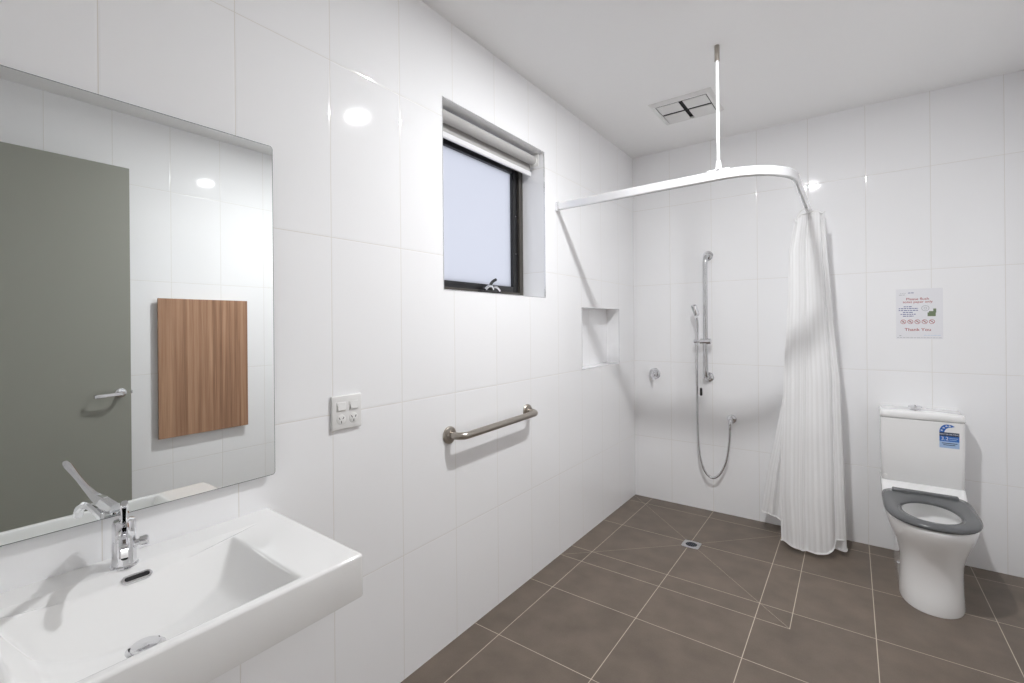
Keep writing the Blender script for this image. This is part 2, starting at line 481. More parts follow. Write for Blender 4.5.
# ------------------------------------------------------------------ window
def window():
    y0, y1, z0, z1 = WIN
    X0, X1 = -0.215, -0.151
    bm = BM()
    box(bm, X0, X1, y0, y0+0.035, z0, z1, 0.002, 1); box(bm, X0, X1, y1-0.035, y1, z0, z1, 0.002, 1)
    box(bm, X0, X1, y0+0.035, y1-0.035, z0, z0+0.03, 0.002, 1); box(bm, X0, X1, y0+0.035, y1-0.035, z1-0.03, z1, 0.002, 1)
    fr = struct('window_1', bm, M_BRONZE)
    bm = BM()
    a, b_, c, d = y0+0.035, y1-0.035, z0+0.03, z1-0.03
    xs0, xs1 = -0.205, -0.165
    box(bm, xs0, xs1, a, a+0.048, c, d, 0.003, 2); box(bm, xs0, xs1, b_-0.048, b_, c, d, 0.003, 2)
    box(bm, xs0, xs1, a+0.048, b_-0.048, c, c+0.034, 0.003, 2); box(bm, xs0, xs1, a+0.048, b_-0.048, d-0.080, d, 0.003, 2)
    obj('sash', bm, M_BLACKFR, fr)
    bm = BM(); box(bm, -0.190, -0.184, a+0.045, b_-0.045, c+0.03, d-0.075)
    obj('frosted_pane', bm, M_FROST, fr)
    for zz in (1.80, 2.02):
        bm = BM(); lathe(bm, [(0.004, 0), (0.004, 0.002), (0.001, 0.003)], (-0.165, b_-0.022, zz), 'x', 12)
        obj('screw', bm, M_SATIN, fr)
    # chain winder on the bottom rail: black base, chrome crank
    bm = BM()
    box(bm, -0.150, -0.116, 1.86, 2.03, z0+0.003, z0+0.026, 0.006, 3)
    lathe(bm, [(0.017, 0), (0.017, 0.012), (0.010, 0.02)], (-0.133, 1.945, z0+0.024), 'z', 20)
    w = obj('window_winder', bm, M_BLACK, fr)
    bm = BM()
    tube(bm, smooth_path([(-0.133, 1.945, z0+0.040), (-0.132, 1.950, z0+0.060), (-0.130, 1.968, z0+0.078), (-0.128, 1.990, z0+0.088)], 6), 0.008, 12)
    lathe(bm, [(0.011, 0), (0.011, 0.012)], (-0.133, 1.945, z0+0.040), 'z', 16)
    obj('crank', bm, M_BLACK, w)
    bm = BM()
    tube(bm, smooth_path([(-0.124, 1.958, z0+0.034), (-0.120, 1.945, z0+0.048), (-0.118, 1.915, z0+0.046), (-0.114, 1.880, z0+0.027)], 6), 0.008, 12)
    tube(bm, smooth_path([(-0.120, 1.960, z0+0.046), (-0.116, 1.985, z0+0.044), (-0.113, 2.005, z0+0.027)], 6), 0.007, 12)
    obj('latch_arm', bm, M_CHROME, w)
window()

def roller_blind():
    y0, y1, z0, z1 = WIN
    t = thing('roller_blind', 'rolled up pale grey roller blind inside the top of the black window reveal', 'blind', (-0.06, (y0+y1)/2, 2.335))
    bm = BM(); lathe(bm, [(0.026, 0), (0.026, y1-y0-0.05)], (-0.060, y0+0.02, 2.333), 'y', 40)
    obj('fabric_roll', bm, M_BLIND, t)
    bm = BM(); box(bm, -0.0875, -0.0865, y0+0.02, y1-0.016, 2.27, 2.34)
    obj('fabric_drop', bm, M_BLIND, t)
    bm = BM(); box(bm, -0.094, -0.080, y0+0.012, y1-0.012, 2.250, 2.278, 0.004, 3)
    obj('bottom_rail', bm, M_POWDER, t)
    for yy, s in ((y0+0.004, 1), (y1-0.018, -1)):
        bm = BM()
        box(bm, -0.095, -0.028, yy, yy+0.006, 2.302, z1-0.001, 0.002, 2)
        lathe(bm, [(0.022, 0), (0.022, 0.012), (0.012, 0.014)], (-0.06, yy + (0.004 if s > 0 else 0.0), 2.333), 'y' if s > 0 else '-y', 24)
        obj('bracket', bm, M_WHITE, t)
roller_blind()

# ------------------------------------------------------------------ mirror
def mirror():
    t = thing('wall_mirror', 'large frameless rectangular mirror on the tiled wall above the basin', 'mirror', (0.014, 0.3375, 1.436))
    y0, y1, z0, z1, xf, r = -0.035, 0.714, 0.9430, 1.928, 0.020, 0.009
    def outline(e):
        o = []
        for (cy, cz, a0) in ((y1-r, z1-r, 0), (y0+r, z1-r, 90), (y0+r, z0+r, 180), (y1-r, z0+r, 270)):
            for k in range(9):
                a = math.radians(a0 + 90*k/8)
                o.append((cy + (r-e)*math.cos(a), cz + (r-e)*math.sin(a)))
        return o
    bm = BM()
    loft(bm, [[(xf-0.005, y, z) for y, z in outline(0)], [(xf-0.0002, y, z) for y, z in outline(0)], [(xf-0.0001, y, z) for y, z in outline(0.0015)]], True, False)
    obj('glass_edge', bm, M_MEDGE, t)
    bm = BM(); loft(bm, [[(xf-0.003, y, z) for y, z in outline(0.0014)], [(xf, y, z) for y, z in outline(0.0014)]])
    obj('silvered_face', bm, M_MIRROR, t)
    bm = BM(); box(bm, 0.001, xf-0.0055, y0+0.03, y1-0.03, z0+0.04, z1-0.03, 0.001, 1)
    obj('backing_board', bm, M_MEDGE, t)
mirror()

# ------------------------------------------------------------------ wash basin
BY0, BY1, BXF, BZ, BZL = -0.030, 0.706, 0.474, 0.8400, 0.738
BC = 0.3375
def smin(a, b, k=0.02):
    h = max(k - abs(a-b), 0.0) / k
    return min(a, b) - h*h*h*k/6.0
def basin_z(x, y):
    yy = abs(y - BC)
    # gently sloped strip at the front of the tap ledge, mitred at both ends
    wline = 0.307 - (x - 0.081) * 2.60          # half length of the strip at this x
    f = min(max(x - 0.083, 0.0), max((wline - yy), 0) * 0.43 if wline < yy + 0.2 else 9)
    strip = 0.34 * min(max(f, 0.0), 0.040) if x > 0.083 else 0.0
    if x > 0.125: strip = 0.0
    # bowl: steep back, ends and front, curved floor
    back = 1.28 * (x - 0.121)
    end = 1.45 * (0.218 - yy)
    front = 2.2 * (0.450 - x)
    floor_ = 0.116 - 1.75 * max(yy - 0.02, 0)**2 - 0.12 * abs(x - 0.235)**1.5
    d = smin(smin(back + 0.009, front, 0.03), smin(end, floor_, 0.02), 0.014)
    d = 0.5 * (d + math.sqrt(d*d + 0.0045**2)) - 0.0004
    return BZ - max(d, strip, 0.0)
def basin():
    t = thing('wash_basin', 'white rectangular wall hung ceramic wash basin below the mirror', 'basin', (0.0, BC, BZL))
    r = 0.007
    def lines(a, b, n, ra, rb):
        ls = []
        if ra:
            ls += [a + r*(1-math.cos(PI/2*k/6)) for k in range(7)]
        else: ls += [a]
        lo, hi = ls[-1], b - (r if rb else 0)
        ls += [lo + (hi-lo)*k/n for k in range(1, n)]
        if rb: ls += [b - r*(1-math.cos(PI/2*k/6)) for k in range(6, -1, -1)]
        else: ls += [b]
        return ls
    xs = lines(0.0005, BXF, 130, False, True)
    ys = lines(BY0, BY1, 210, True, True)
    bm = BM()
    G = []
    for y in ys:
        row = []
        for x in xs:
            vx = max(r - (BXF - x), 0); vy = max(r - (y - BY0), r - (BY1 - y), 0)
            L = math.hypot(vx, vy); px, py = x, y
            if L > r:
                sx, sy = vx*r/L, vy*r/L
                px = BXF - r + sx
                py = (BY0 + r - sy) if y < BC else (BY1 - r + sy)
                L = r
            z = basin_z(x, y) - (r - math.sqrt(max(r*r - L*L, 0)))
            py = BC + (py - BC) * (1 - 0.034 * px / BXF)
            row.append(bm.verts.new((px, py, z)))
        G.append(row)
    for i in range(len(ys)-1):
        for j in range(len(xs)-1):
            bm.faces.new((G[i][j], G[i][j+1], G[i+1][j+1], G[i+1][j]))
    # outer walls: perimeter dropped to the lower rim
    per = G[0][:] + [G[i][-1] for i in range(1, len(ys))] + G[-1][-2::-1] + [G[i][0] for i in range(len(ys)-2, 0, -1)]
    n = len(per)
    def ring(z, inset):
        out = []
        for v in per:
            x, y = v.co.x, v.co.y
            x2 = x - inset if x > 0.02 else x
            x2 = max(x2, 0.0005)
            y2 = BC + (y - BC) * (1 - inset / (0.5*(BY1-BY0)))
            out.append(bm.verts.new((x2, y2, z)))
        return out
    prev = per
    for z, ins in ((BZL+0.004, 0.0), (BZL+0.001, 0.001), (BZL, 0.004), (BZL, 0.05), (BZL-0.015, 0.075), (BZL-0.05, 0.105), (BZL-0.058, 0.12)):
        cur = ring(z, ins)
        for k in range(n): bm.faces.new((prev[k], prev[(k+1) % n], cur[(k+1) % n], cur[k]))
        prev = cur
    bm.faces.new(prev[::-1])
    obj('basin_body', bm, M_CERAM, t, angle=50)
    # chrome pop-up waste
    dx, dy = 0.240, BC-0.006; dz = basin_z(dx, dy)
    bm = BM(); lathe(bm, [(0.034, -0.004), (0.034, 0.001), (0.031, 0.003), (0.026, 0.003), (0.025, -0.004)], (dx, dy, dz), 'z', 40)
    w = obj('waste_ring', bm, M_CHROME, t)
    bm = BM(); lathe(bm, [(0.026, 0.001), (0.026, 0.006), (0.024, 0.009), (0.0, 0.011)], (dx, dy, dz), 'z', 40)
    obj('waste_plug', bm, M_CHROME, w)
    for a in (0.3, 2.0, 4.2):
        bm = BM()
        c = Vector((dx + 0.0255*math.cos(a), dy + 0.0255*math.sin(a), dz + 0.0045))
        box(bm, c.x-0.002, c.x+0.002, c.y-0.004, c.y+0.004, c.z-0.002, c.z+0.0015)
        obj('waste_slot', bm, M_BLACK, w)
    # overflow: chrome oval on the back slope
    def oval(L, R, s):
        o = []
        for k in range(32):
            a = 2*PI*k/32
            cy = (L/2 - R) * (1 if math.cos(a) > 0 else -1)
            o.append((cy + (R-s)*math.cos(a), (R-s)*math.sin(a)))
        return o
    ox = 0.124; oy = 0.349; oz = basin_z(ox, oy)
    sl = Vector((0.010, 0, basin_z(ox+0.005, oy) - basin_z(ox-0.005, oy))).normalized()
    nn = Vector((-sl.z, 0, sl.x)); U = Vector((0, 1, 0)); O = Vector((ox, oy, oz)) + nn*0.0005
    P = lambda u, v, h: tuple(O + U*u + sl*v + nn*h)
    bm = BM()
    loft(bm, [[P(u, v, -0.003) for u, v in oval(0.056, 0.0105, 0)], [P(u, v, 0.0015) for u, v in oval(0.056, 0.0105, 0)], [P(u, v, 0.003) for u, v in oval(0.056, 0.0105, 0.0015)],
              [P(u, v, 0.003) for u, v in oval(0.056, 0.0105, 0.0050)], [P(u, v, 0.0005) for u, v in oval(0.056, 0.0105, 0.0058)]], False, False)
    o1 = obj('overflow_ring', bm, M_CHROME, t)
    bm = BM(); loft(bm, [[P(u, v, -0.002) for u, v in oval(0.056, 0.0105, 0.0058)], [P(u, v, 0.0008) for u, v in oval(0.056, 0.0105, 0.0058)]])
    obj('overflow_hole', bm, M_BLACK, o1)
basin()

def tap():
    X, Y = 0.066, 0.3410
    t = thing('basin_mixer_tap', 'chrome mixer tap with long raised lever on the basin ledge', 'tap', (X, Y, BZ))
    d = Vector((0.971, -0.240, 0)); s = Vector((0.24, 0.971, 0)); O = Vector((X, Y, BZ))
    bm = BM(); lathe(bm, [(0.0265, 0.0), (0.0265, 0.003), (0.0235, 0.006), (0.0228, 0.012), (0.0222, 0.060), (0.0214, 0.0605), (0.0214, 0.0625), (0.0222, 0.063), (0.0220, 0.096), (0.0195, 0.104), (0.010, 0.107)], O, 'z', 40)
    obj('body', bm, M_CHROME, t)
    bm = BM()
    sp = smooth_path([O + d*a + Vector((0, 0, z)) for a, z in ((0.008, 0.064), (0.040, 0.086), (0.078, 0.102), (0.110, 0.103), (0.134, 0.090), (0.143, 0.070))], 8)
    n = len(sp)
    ribbon(bm, sp, [0.020 - 0.002*i/n for i in range(n)], [0.022 - 0.008*i/n for i in range(n)])
    spo = obj('spout', bm, M_CHROME, t)
    bm = BM(); e = O + d*0.143 + Vector((0, 0, 0.070)); lathe(bm, [(0.006, 0), (0.006, 0.004), (0.005, 0.005)], e + Vector((0, 0, 0.002)), '-z', 20)
    obj('aerator', bm, M_BLACK, spo)
    bm = BM()
    lv = smooth_path([O + d*a + Vector((0, 0, z)) for a, z in ((-0.014, 0.112), (0.020, 0.117), (0.060, 0.126), (0.100, 0.143), (0.140, 0.166), (0.175, 0.187), (0.200, 0.200))], 8)
    n = len(lv)
    def curve(u, keys):
        for (a0, v0), (a1, v1) in zip(keys, keys[1:]):
            if u <= a1: return v0 + (v1-v0)*(u-a0)/(a1-a0)
        return keys[-1][1]
    ribbon(bm, lv, [curve(i/(n-1), ((0, 0.020), (0.25, 0.018), (0.5, 0.010), (0.7, 0.011), (0.9, 0.014), (1, 0.010))) for i in range(n)],
           [curve(i/(n-1), ((0, 0.022), (0.2, 0.030), (0.45, 0.018), (0.65, 0.011), (0.9, 0.015), (1, 0.010))) for i in range(n)])
    obj('lever', bm, M_CHROME, t)
    bm = BM()
    lathe(bm, [(0.0085, 0.0), (0.0085, 0.012), (0.0125, 0.013), (0.0130, 0.026), (0.010, 0.029)], O + Vector((0.010, 0.014, 0.046)), (0.30, 0.95, 0.10), 24)
    obj('side_knob', bm, M_CHROME, t)
tap()

# ------------------------------------------------------------------ power outlet
def outlet():
    y0, y1, z0, z1 = 0.911, 1.029, 1.030, 1.148
    t = thing('power_outlet', 'white double power point with two switches on the wall right of the mirror', 'outlet', (0, (y0+y1)/2, (z0+z1)/2))
    bm = BM(); box(bm, 0.0003, 0.011, y0, y1, z0, z1, 0.0045, 4)
    obj('cover_plate', bm, M_WHITE, t)
    for yc in (0.946, 0.995):
        bm = BM(); box(bm, 0.0105, 0.0125, yc-0.0185, yc+0.0185, 1.0945, 1.1255, 0.001, 2)
        fr = obj('switch_surround', bm, M_WHITE, t)
        bm = BM()
        vs = box(bm, 0.0120, 0.0165, yc-0.0155, yc+0.0155, 1.098, 1.122, 0.0)
        for v in bm.verts:
            if v.co.x > 0.014 and v.co.z > 1.11: v.co.x = 0.0132
        bmesh.ops.bevel(bm, geom=bm.edges[:], offset=0.0012, segments=2, affect='EDGES')
        obj('rocker_switch', bm, M_WHITE, fr)
        bm = BM(); lathe(bm, [(0.0175, 0), (0.0175, 0.0008), (0.0168, 0.0012)], (0.0108, yc, 1.066), 'x', 32)
        so = obj('socket_face', bm, M_WHITE, t)
        for (a, b_, ang) in ((-0.0075, 0.0045, 30), (0.0075, 0.0045, -30), (0.0, -0.0085, 0)):
            bm = BM(); box(bm, -0.0004, 0.0004, -0.0011, 0.0011, -0.0042, 0.0042)
            bmesh.ops.rotate(bm, verts=bm.verts, cent=(0, 0, 0), matrix=Matrix.Rotation(math.radians(ang), 3, 'X'))
            bmesh.ops.translate(bm, verts=bm.verts, vec=(0.0121, yc+a, 1.066+b_))
            obj('socket_slot', bm, M_DARK, so)
outlet()

# ------------------------------------------------------------------ grab rails
def flange(bm, c, axis, R=0.038):
    lathe(bm, [(R, 0.0003), (R, 0.006), (R-0.003, 0.010), (R-0.016, 0.012), (0.020, 0.018)], c, axis, 40)
def grab_bar():
    z0, z1 = 0.9065, 0.9165; ya, yb = 1.484, 2.090; off = 0.072
    t = thing('grab_bar', 'brushed steel horizontal grab bar on the wall below the window', 'grab bar', (0, (ya+yb)/2, 0.91))
    zz = lambda y: z0 + (z1-z0)*(y-ya)/(yb-ya)
    pts = [(0.004, ya, zz(ya)), (0.030, ya+0.001, zz(ya))]
    R = 0.042
    pts += [(off-R + R*math.sin(a), ya+0.001 + R*(1-math.cos(a)), zz(ya)) for a in [PI/2*k/8 for k in range(9)]]
    pts += [(off-R + R*math.cos(a), yb-0.001-R + R*math.sin(a), zz(yb)) for a in [PI/2*k/8 for k in range(9)]]
    pts += [(0.004, yb, zz(yb))]
    bm = BM(); tube(bm, pts, 0.016, 24)
    obj('bar', bm, M_STEEL, t)
    for y in (ya, yb):
        bm = BM(); flange(bm, (0, y, zz(y)), 'x')
        obj('flange', bm, M_STEEL, t)
grab_bar()

SX = 0.572; SYB = D - 0.072
def shower_bar():
    zt, zb = 1.880, 0.985
    t = thing('vertical_shower_rail', 'polished vertical shower grab rail with sliding holder on the end wall', 'shower rail', (SX, D, (zt+zb)/2))
    R = 0.055
    pts = [(SX, D-0.004, zt), (SX, SYB+R, zt)]
    pts += [(SX-0.004*math.sin(a), SYB+R - R*math.sin(a), zt-R + R*math.cos(a)) for a in [PI/2*k/8 for k in range(1, 9)]]
    pts += [(SX-0.004*math.cos(a), SYB+R - R*math.cos(a), zb+R - R*math.sin(a)) for a in [PI/2*k/8 for k in range(0, 9)]]
    pts += [(SX, D-0.004, zb)]
    bm = BM(); tube(bm, pts, 0.0155, 24)
    obj('rail', bm, M_SATIN, t)
    for z in (zt, zb):
        bm = BM(); flange(bm, (SX, D, z), '-y', 0.036)
        obj('flange', bm, M_CHROME, t)
    bm = BM()
    lathe(bm, [(0.018, -0.038), (0.021, -0.036), (0.021, 0.036), (0.017, 0.038)], (SX-0.004, SYB, 1.252), 'x', 28)
    lathe(bm, [(0.010, 0.0), (0.010, 0.022), (0.014, 0.026), (0.014, 0.046), (0.010, 0.050)], (SX-0.038, SYB-0.004, 1.252), '-x', 24)
    sl = obj('sliding_holder', bm, M_CHROME, t)
    bm = BM(); tube(bm, [(0.540, SYB-0.022, 1.236), (0.536, SYB-0.012, 1.09), (0.534, SYB-0.004, 0.912)], 0.0022, 8)
    obj('pull_cord', bm, M_WHITE, sl)
    bm = BM(); lathe(bm, [(0.003, 0.0), (0.0085, -0.004), (0.0095, -0.05), (0.007, -0.056)], (0.534, SYB-0.004, 0.912), 'z', 16)
    obj('cord_weight', bm, M_BLACK, sl)
shower_bar()

def hand_shower():
    t = thing('hand_shower', 'slim chrome hand shower with hanging metal hose clipped on the shower rail', 'shower head', (0.495, SYB, 1.27))
    bm = BM()
    tube(bm, smooth_path([(0.510, SYB-0.004, 1.225), (0.511, SYB-0.006, 1.29), (0.515, SYB-0.016, 1.37), (0.514, SYB-0.032, 1.425)], 6), [0.0075 + 0.002*min(1, i/12) for i in range(19)], 18)
    obj('handle', bm, M_CHROME, t)
    bm = BM()
    c = Vector((0.510, SYB-0.044, 1.478)); ax = Vector((-0.80, -0.45, -0.30)).normalized()
    up = Vector((-0.16, -0.10, 0.97)); up = (up - ax*up.dot(ax)).normalized(); sd = ax.cross(up)
    rings = []
    for h, sc in ((-0.012, 0.86), (-0.009, 0.96), (0.004, 1.0), (0.012, 1.0), (0.015, 0.92)):
        ring = []
        for k in range(36):
            a = 2*PI*k/36
            u = 0.024*math.copysign(abs(math.cos(a))**0.5, math.cos(a)); v = 0.044*math.copysign(abs(math.sin(a))**0.4, math.sin(a))
            ring.append(c + sd*u*sc + up*v*sc + ax*h)
        rings.append(ring)
    loft(bm, rings)
    hd = obj('spray_head', bm, M_CHROME, t)
    bm = BM()
    rings = [[c + sd*0.019*math.copysign(abs(math.cos(a))**0.6, math.cos(a)) + up*0.037*math.copysign(abs(math.sin(a))**0.6, math.sin(a)) + ax*h for a in [2*PI*k/36 for k in range(36)]] for h in (0.0148, 0.0162)]
    loft(bm, rings)
    obj('spray_face', bm, M_GREYINK, hd)
    yh = D - 0.055
    bm = BM()
    hp = smooth_path([(0.510, SYB-0.004, 1.222), (0.506, SYB, 1.05), (0.502, yh, 0.85), (0.502, yh, 0.66), (0.508, yh, 0.50), (0.522, yh, 0.385), (0.555, yh, 0.295), (0.605, yh, 0.262), (0.655, yh, 0.300), (0.695, yh, 0.395), (0.716, yh-0.002, 0.52), (0.724, yh-0.002, 0.640)], 14)
    tube(bm, hp, [0.0075 + 0.0006*(i % 2) for i in range(len(hp))], 12)
    obj('hose', bm, M_SATIN, t)
    bm = BM(); lathe(bm, [(0.009, 0), (0.011, 0.004), (0.011, 0.03), (0.008, 0.034)], (0.724, D-0.057, 0.625), 'z', 18)
    obj('hose_nut', bm, M_CHROME, t)
hand_shower()

def hose_elbow():
    t = thing('shower_hose_outlet', 'small round chrome wall elbow feeding the end of the shower hose', 'tap fitting', (0.726, D, 0.693))
    bm = BM(); lathe(bm, [(0.031, 0.0003), (0.031, 0.008), (0.028, 0.012), (0.018, 0.014)], (0.726, D, 0.693), '-y', 36)
    obj('wall_plate', bm, M_CHROME, t)
    bm = BM(); tube(bm, smooth_path([(0.726, D-0.010, 0.693), (0.726, D-0.042, 0.692), (0.725, D-0.056, 0.680), (0.724, D-0.057, 0.659)], 8), 0.0125, 20)
    obj('elbow', bm, M_CHROME, t)
hose_elbow()

def shower_tap():
    c = (0.168, D, 0.990)
    t = thing('shower_mixer_tap', 'round chrome shower mixer with lever low in the corner of the end wall', 'tap', c)
    bm = BM(); lathe(bm, [(0.044, 0.0003), (0.044, 0.006), (0.041, 0.010), (0.030, 0.011)], c, '-y', 40)
    obj('wall_plate', bm, M_CHROME, t)
    bm = BM(); lathe(bm, [(0.027, 0.009), (0.027, 0.040), (0.024, 0.050), (0.010, 0.054)], c, '-y', 36)
    obj('cartridge_cap', bm, M_CHROME, t)
    bm = BM(); ribbon(bm, smooth_path([(c[0]+0.002, D-0.044, c[2]+0.008), (c[0]+0.008, D-0.060, c[2]-0.016), (c[0]+0.014, D-0.070, c[2]-0.042)], 6), [0.020 - 0.004*i/12 for i in range(13)], 0.010, up=(0, -1, 0.3))
    obj('lever', bm, M_CHROME, t)
shower_tap()

# ------------------------------------------------------------------ curtain rail and curtain
RY, RX, RZ = 2.386, 1.213, 2.089
RYW = 2.420               # the rail meets the wall slightly further back
def curtain_rail():
    t = thing('curtain_rail', 'white curved shower curtain rail hung from the ceiling by a thin rod', 'curtain rail', (0, RY, RZ))
    R = 0.27
    pts = [(0.003, RYW, RZ), (0.3, RYW-0.011, RZ), (0.6, RYW-0.022, RZ), (0.8, RYW-0.029, RZ)]
    pts += [(RX-R + R*math.sin(a), RY+R - R*math.cos(a), RZ) for a in [PI/2*k/20 for k in range(21)]]
    pts += [(RX, 3.0, RZ), (RX, 3.4, RZ), (RX, D-0.003, RZ)]
    bm = BM(); ribbon(bm, pts, 0.022, 0.046)
    obj('rail', bm, M_RAIL, t)
    # dark glider slot under the rail
    bm = BM(); ribbon(bm, [(p[0], p[1], RZ-0.0232) for p in pts], 0.006, 0.001)
    obj('glider_slot', bm, M_GREYINK, t)
    bm = BM(); box(bm, 0.0003, 0.022, RYW-0.013, RYW+0.013, RZ-0.026, RZ+0.026, 0.003, 2)
    obj('wall_bracket', bm, M_ALU, t)
    bm = BM(); box(bm, RX-0.017, RX+0.017, D-0.020, D-0.0003, RZ-0.026, RZ+0.026, 0.003, 2)
    obj('wall_bracket', bm, M_ALU, t)
    rx = 0.917
    bm = BM(); tube(bm, [(rx, RY, RZ+0.03), (rx-0.004, RY+0.014, 2.4), (rx-0.008, RY+0.028, H-0.05)], 0.0072, 20)
    obj('hanger_rod', bm, M_POWDER, t)
    bm = BM(); lathe(bm, [(0.0115, -0.075), (0.0115, -0.0003)], (rx-0.008, RY+0.028, H), 'z', 24)
    obj('ceiling_collar', bm, M_STEEL, t)
    bm = BM()
    box(bm, rx-0.050, rx+0.050, RY-0.010, RY+0.010, RZ+0.0222, RZ+0.029, 0.002, 2)
    lathe(bm, [(0.015, 0.028), (0.013, 0.042), (0.0105, 0.066), (0.009, 0.068)], (rx, RY, RZ), 'z', 24)
    obj('rod_clip', bm, M_POWDER, t)
curtain_rail()

def curtain():
    t = thing('shower_curtain', 'white satin striped shower curtain bunched at the wall end of the rail', 'curtain', (RX, 3.45, 2.04))
    NU, NV = 460, 110
    ztop = 2.058
    # three overlapping sweeps of cloth across the bunch; each (left, right) as fractions
    def pt(u, v):
        # v: 0 top .. 1 bottom
        e = v**1.15
        k = u*3.0
        li = min(int(k), 2); f = k - li
        g = f if li % 2 == 0 else 1 - f               # 0 = left edge, 1 = right edge
        # smooth turn at the sweep ends
        g = 0.5 - 0.5*math.cos(PI*g) if True else g
        g = 0.65*g + 0.35*(f if li % 2 == 0 else 1-f)
        # silhouettes
        left0 = 1.150 - 0.030*min(v/0.10, 1) - 0.020*min(v/0.45, 1) - 0.045*max(0, (v-0.25)/0.75) + 0.02*max(0, (v-0.85)/0.15)
        right0 = 1.298 + 0.062*min(v/0.5, 1) + 0.030*max(0, (v-0.35)/0.65)
        if li == 0: L, Rr, y0 = left0, right0 - 0.01, 3.305
        elif li == 1: L, Rr, y0 = left0 - 0.135*max(0, (v-0.50)/0.50)**1.3 - 0.005, right0, 3.40
        else: L, Rr, y0 = left0 - 0.135*max(0, (v-0.50)/0.50)**1.3 - 0.005, right0 + 0.005, 3.50
        x = L + (Rr - L) * g
        # pleats: sharper near the hooks, broader below
        ph = k * 2*PI * 2.5
        amp = 0.009 + 0.009*e
        rip = math.sin(ph + 0.8*math.sin(v*2.2 + li)) + 0.35*math.sin(2.3*ph + 1.7*v + 1.3)
        y = y0 + 0.095*f + amp*rip - 0.03*e*(1-li*0.3)
        x += (0.010 + 0.006*e)*math.cos(ph*1.0 + 0.6 + v*1.2)
        if li == 0: y -= 0.07*math.sin(PI*g)*e
        y = min(y, D - 0.014)
        # soft horizontal drag creases near mid height
        y += 0.004*math.sin(34*v + 9*u) * math.exp(-((v-0.62)/0.10)**2)
        zb = 0.034 + 0.012*math.sin(ph*0.5 + 1.0)
        if li == 0: zb += 0.055*max(0, (g-0.70)/0.30)
        else:
            zb += 0.110*max(0, 1-g*1.8)
        zt = ztop - 0.012*(0.5 + 0.5*math.cos(2*ph)) 
        # shoulder of cloth sagging on the left between hooks
        if li == 0: zt -= 0.05*max(0, 0.35-g)/0.35
        z = zt + (zb - zt)*v
        return (x, y, z)
    bm = BM()
    uvl = bm.loops.layers.uv.new('cloth')
    G = [[bm.verts.new(pt(i/NU, j/NV)) for j in range(NV+1)] for i in range(NU+1)]
    for i in range(NU):
        for j in range(NV):
            f = bm.faces.new((G[i][j], G[i+1][j], G[i+1][j+1], G[i][j+1]))
            for l, (a, b_) in zip(f.loops, ((i, j), (i+1, j), (i+1, j+1), (i, j+1))): l[uvl].uv = (a/NU, b_/NV)
    o = obj('cloth', bm, M_CLOTH, t, angle=180, sharp=None)
    # stitched hem along the bottom and header tape along the top
    bm = BM()
    tube(bm, [pt(i/NU, 0.9985) for i in range(0, NU+1, 2)], 0.0042, 6)
    obj('bottom_hem', bm, M_HEM, t)
    bm = BM()
    tube(bm, [pt(i/NU, 0.0015) for i in range(0, NU+1, 2)], 0.0045, 6)
    obj('header_tape', bm, M_HEM, t)
    for k in range(9):
        u = (k + 0.5)/9
        x, y, z = pt(u, 0.0)
        yy = 3.29 + 0.033*k
        bm = BM()
        tube(bm, smooth_path([(RX, yy, RZ-0.018), (RX, yy, RZ-0.026), ((RX+x)/2, (yy+y)/2, RZ-0.03), (x, y, z+0.001)], 5), 0.0026, 8)
        lathe(bm, [(0.006, 0), (0.006, 0.008)], (RX, yy, RZ-0.030), 'z', 10)
        obj('glider_hook', bm, M_WHITE, t)
curtain()

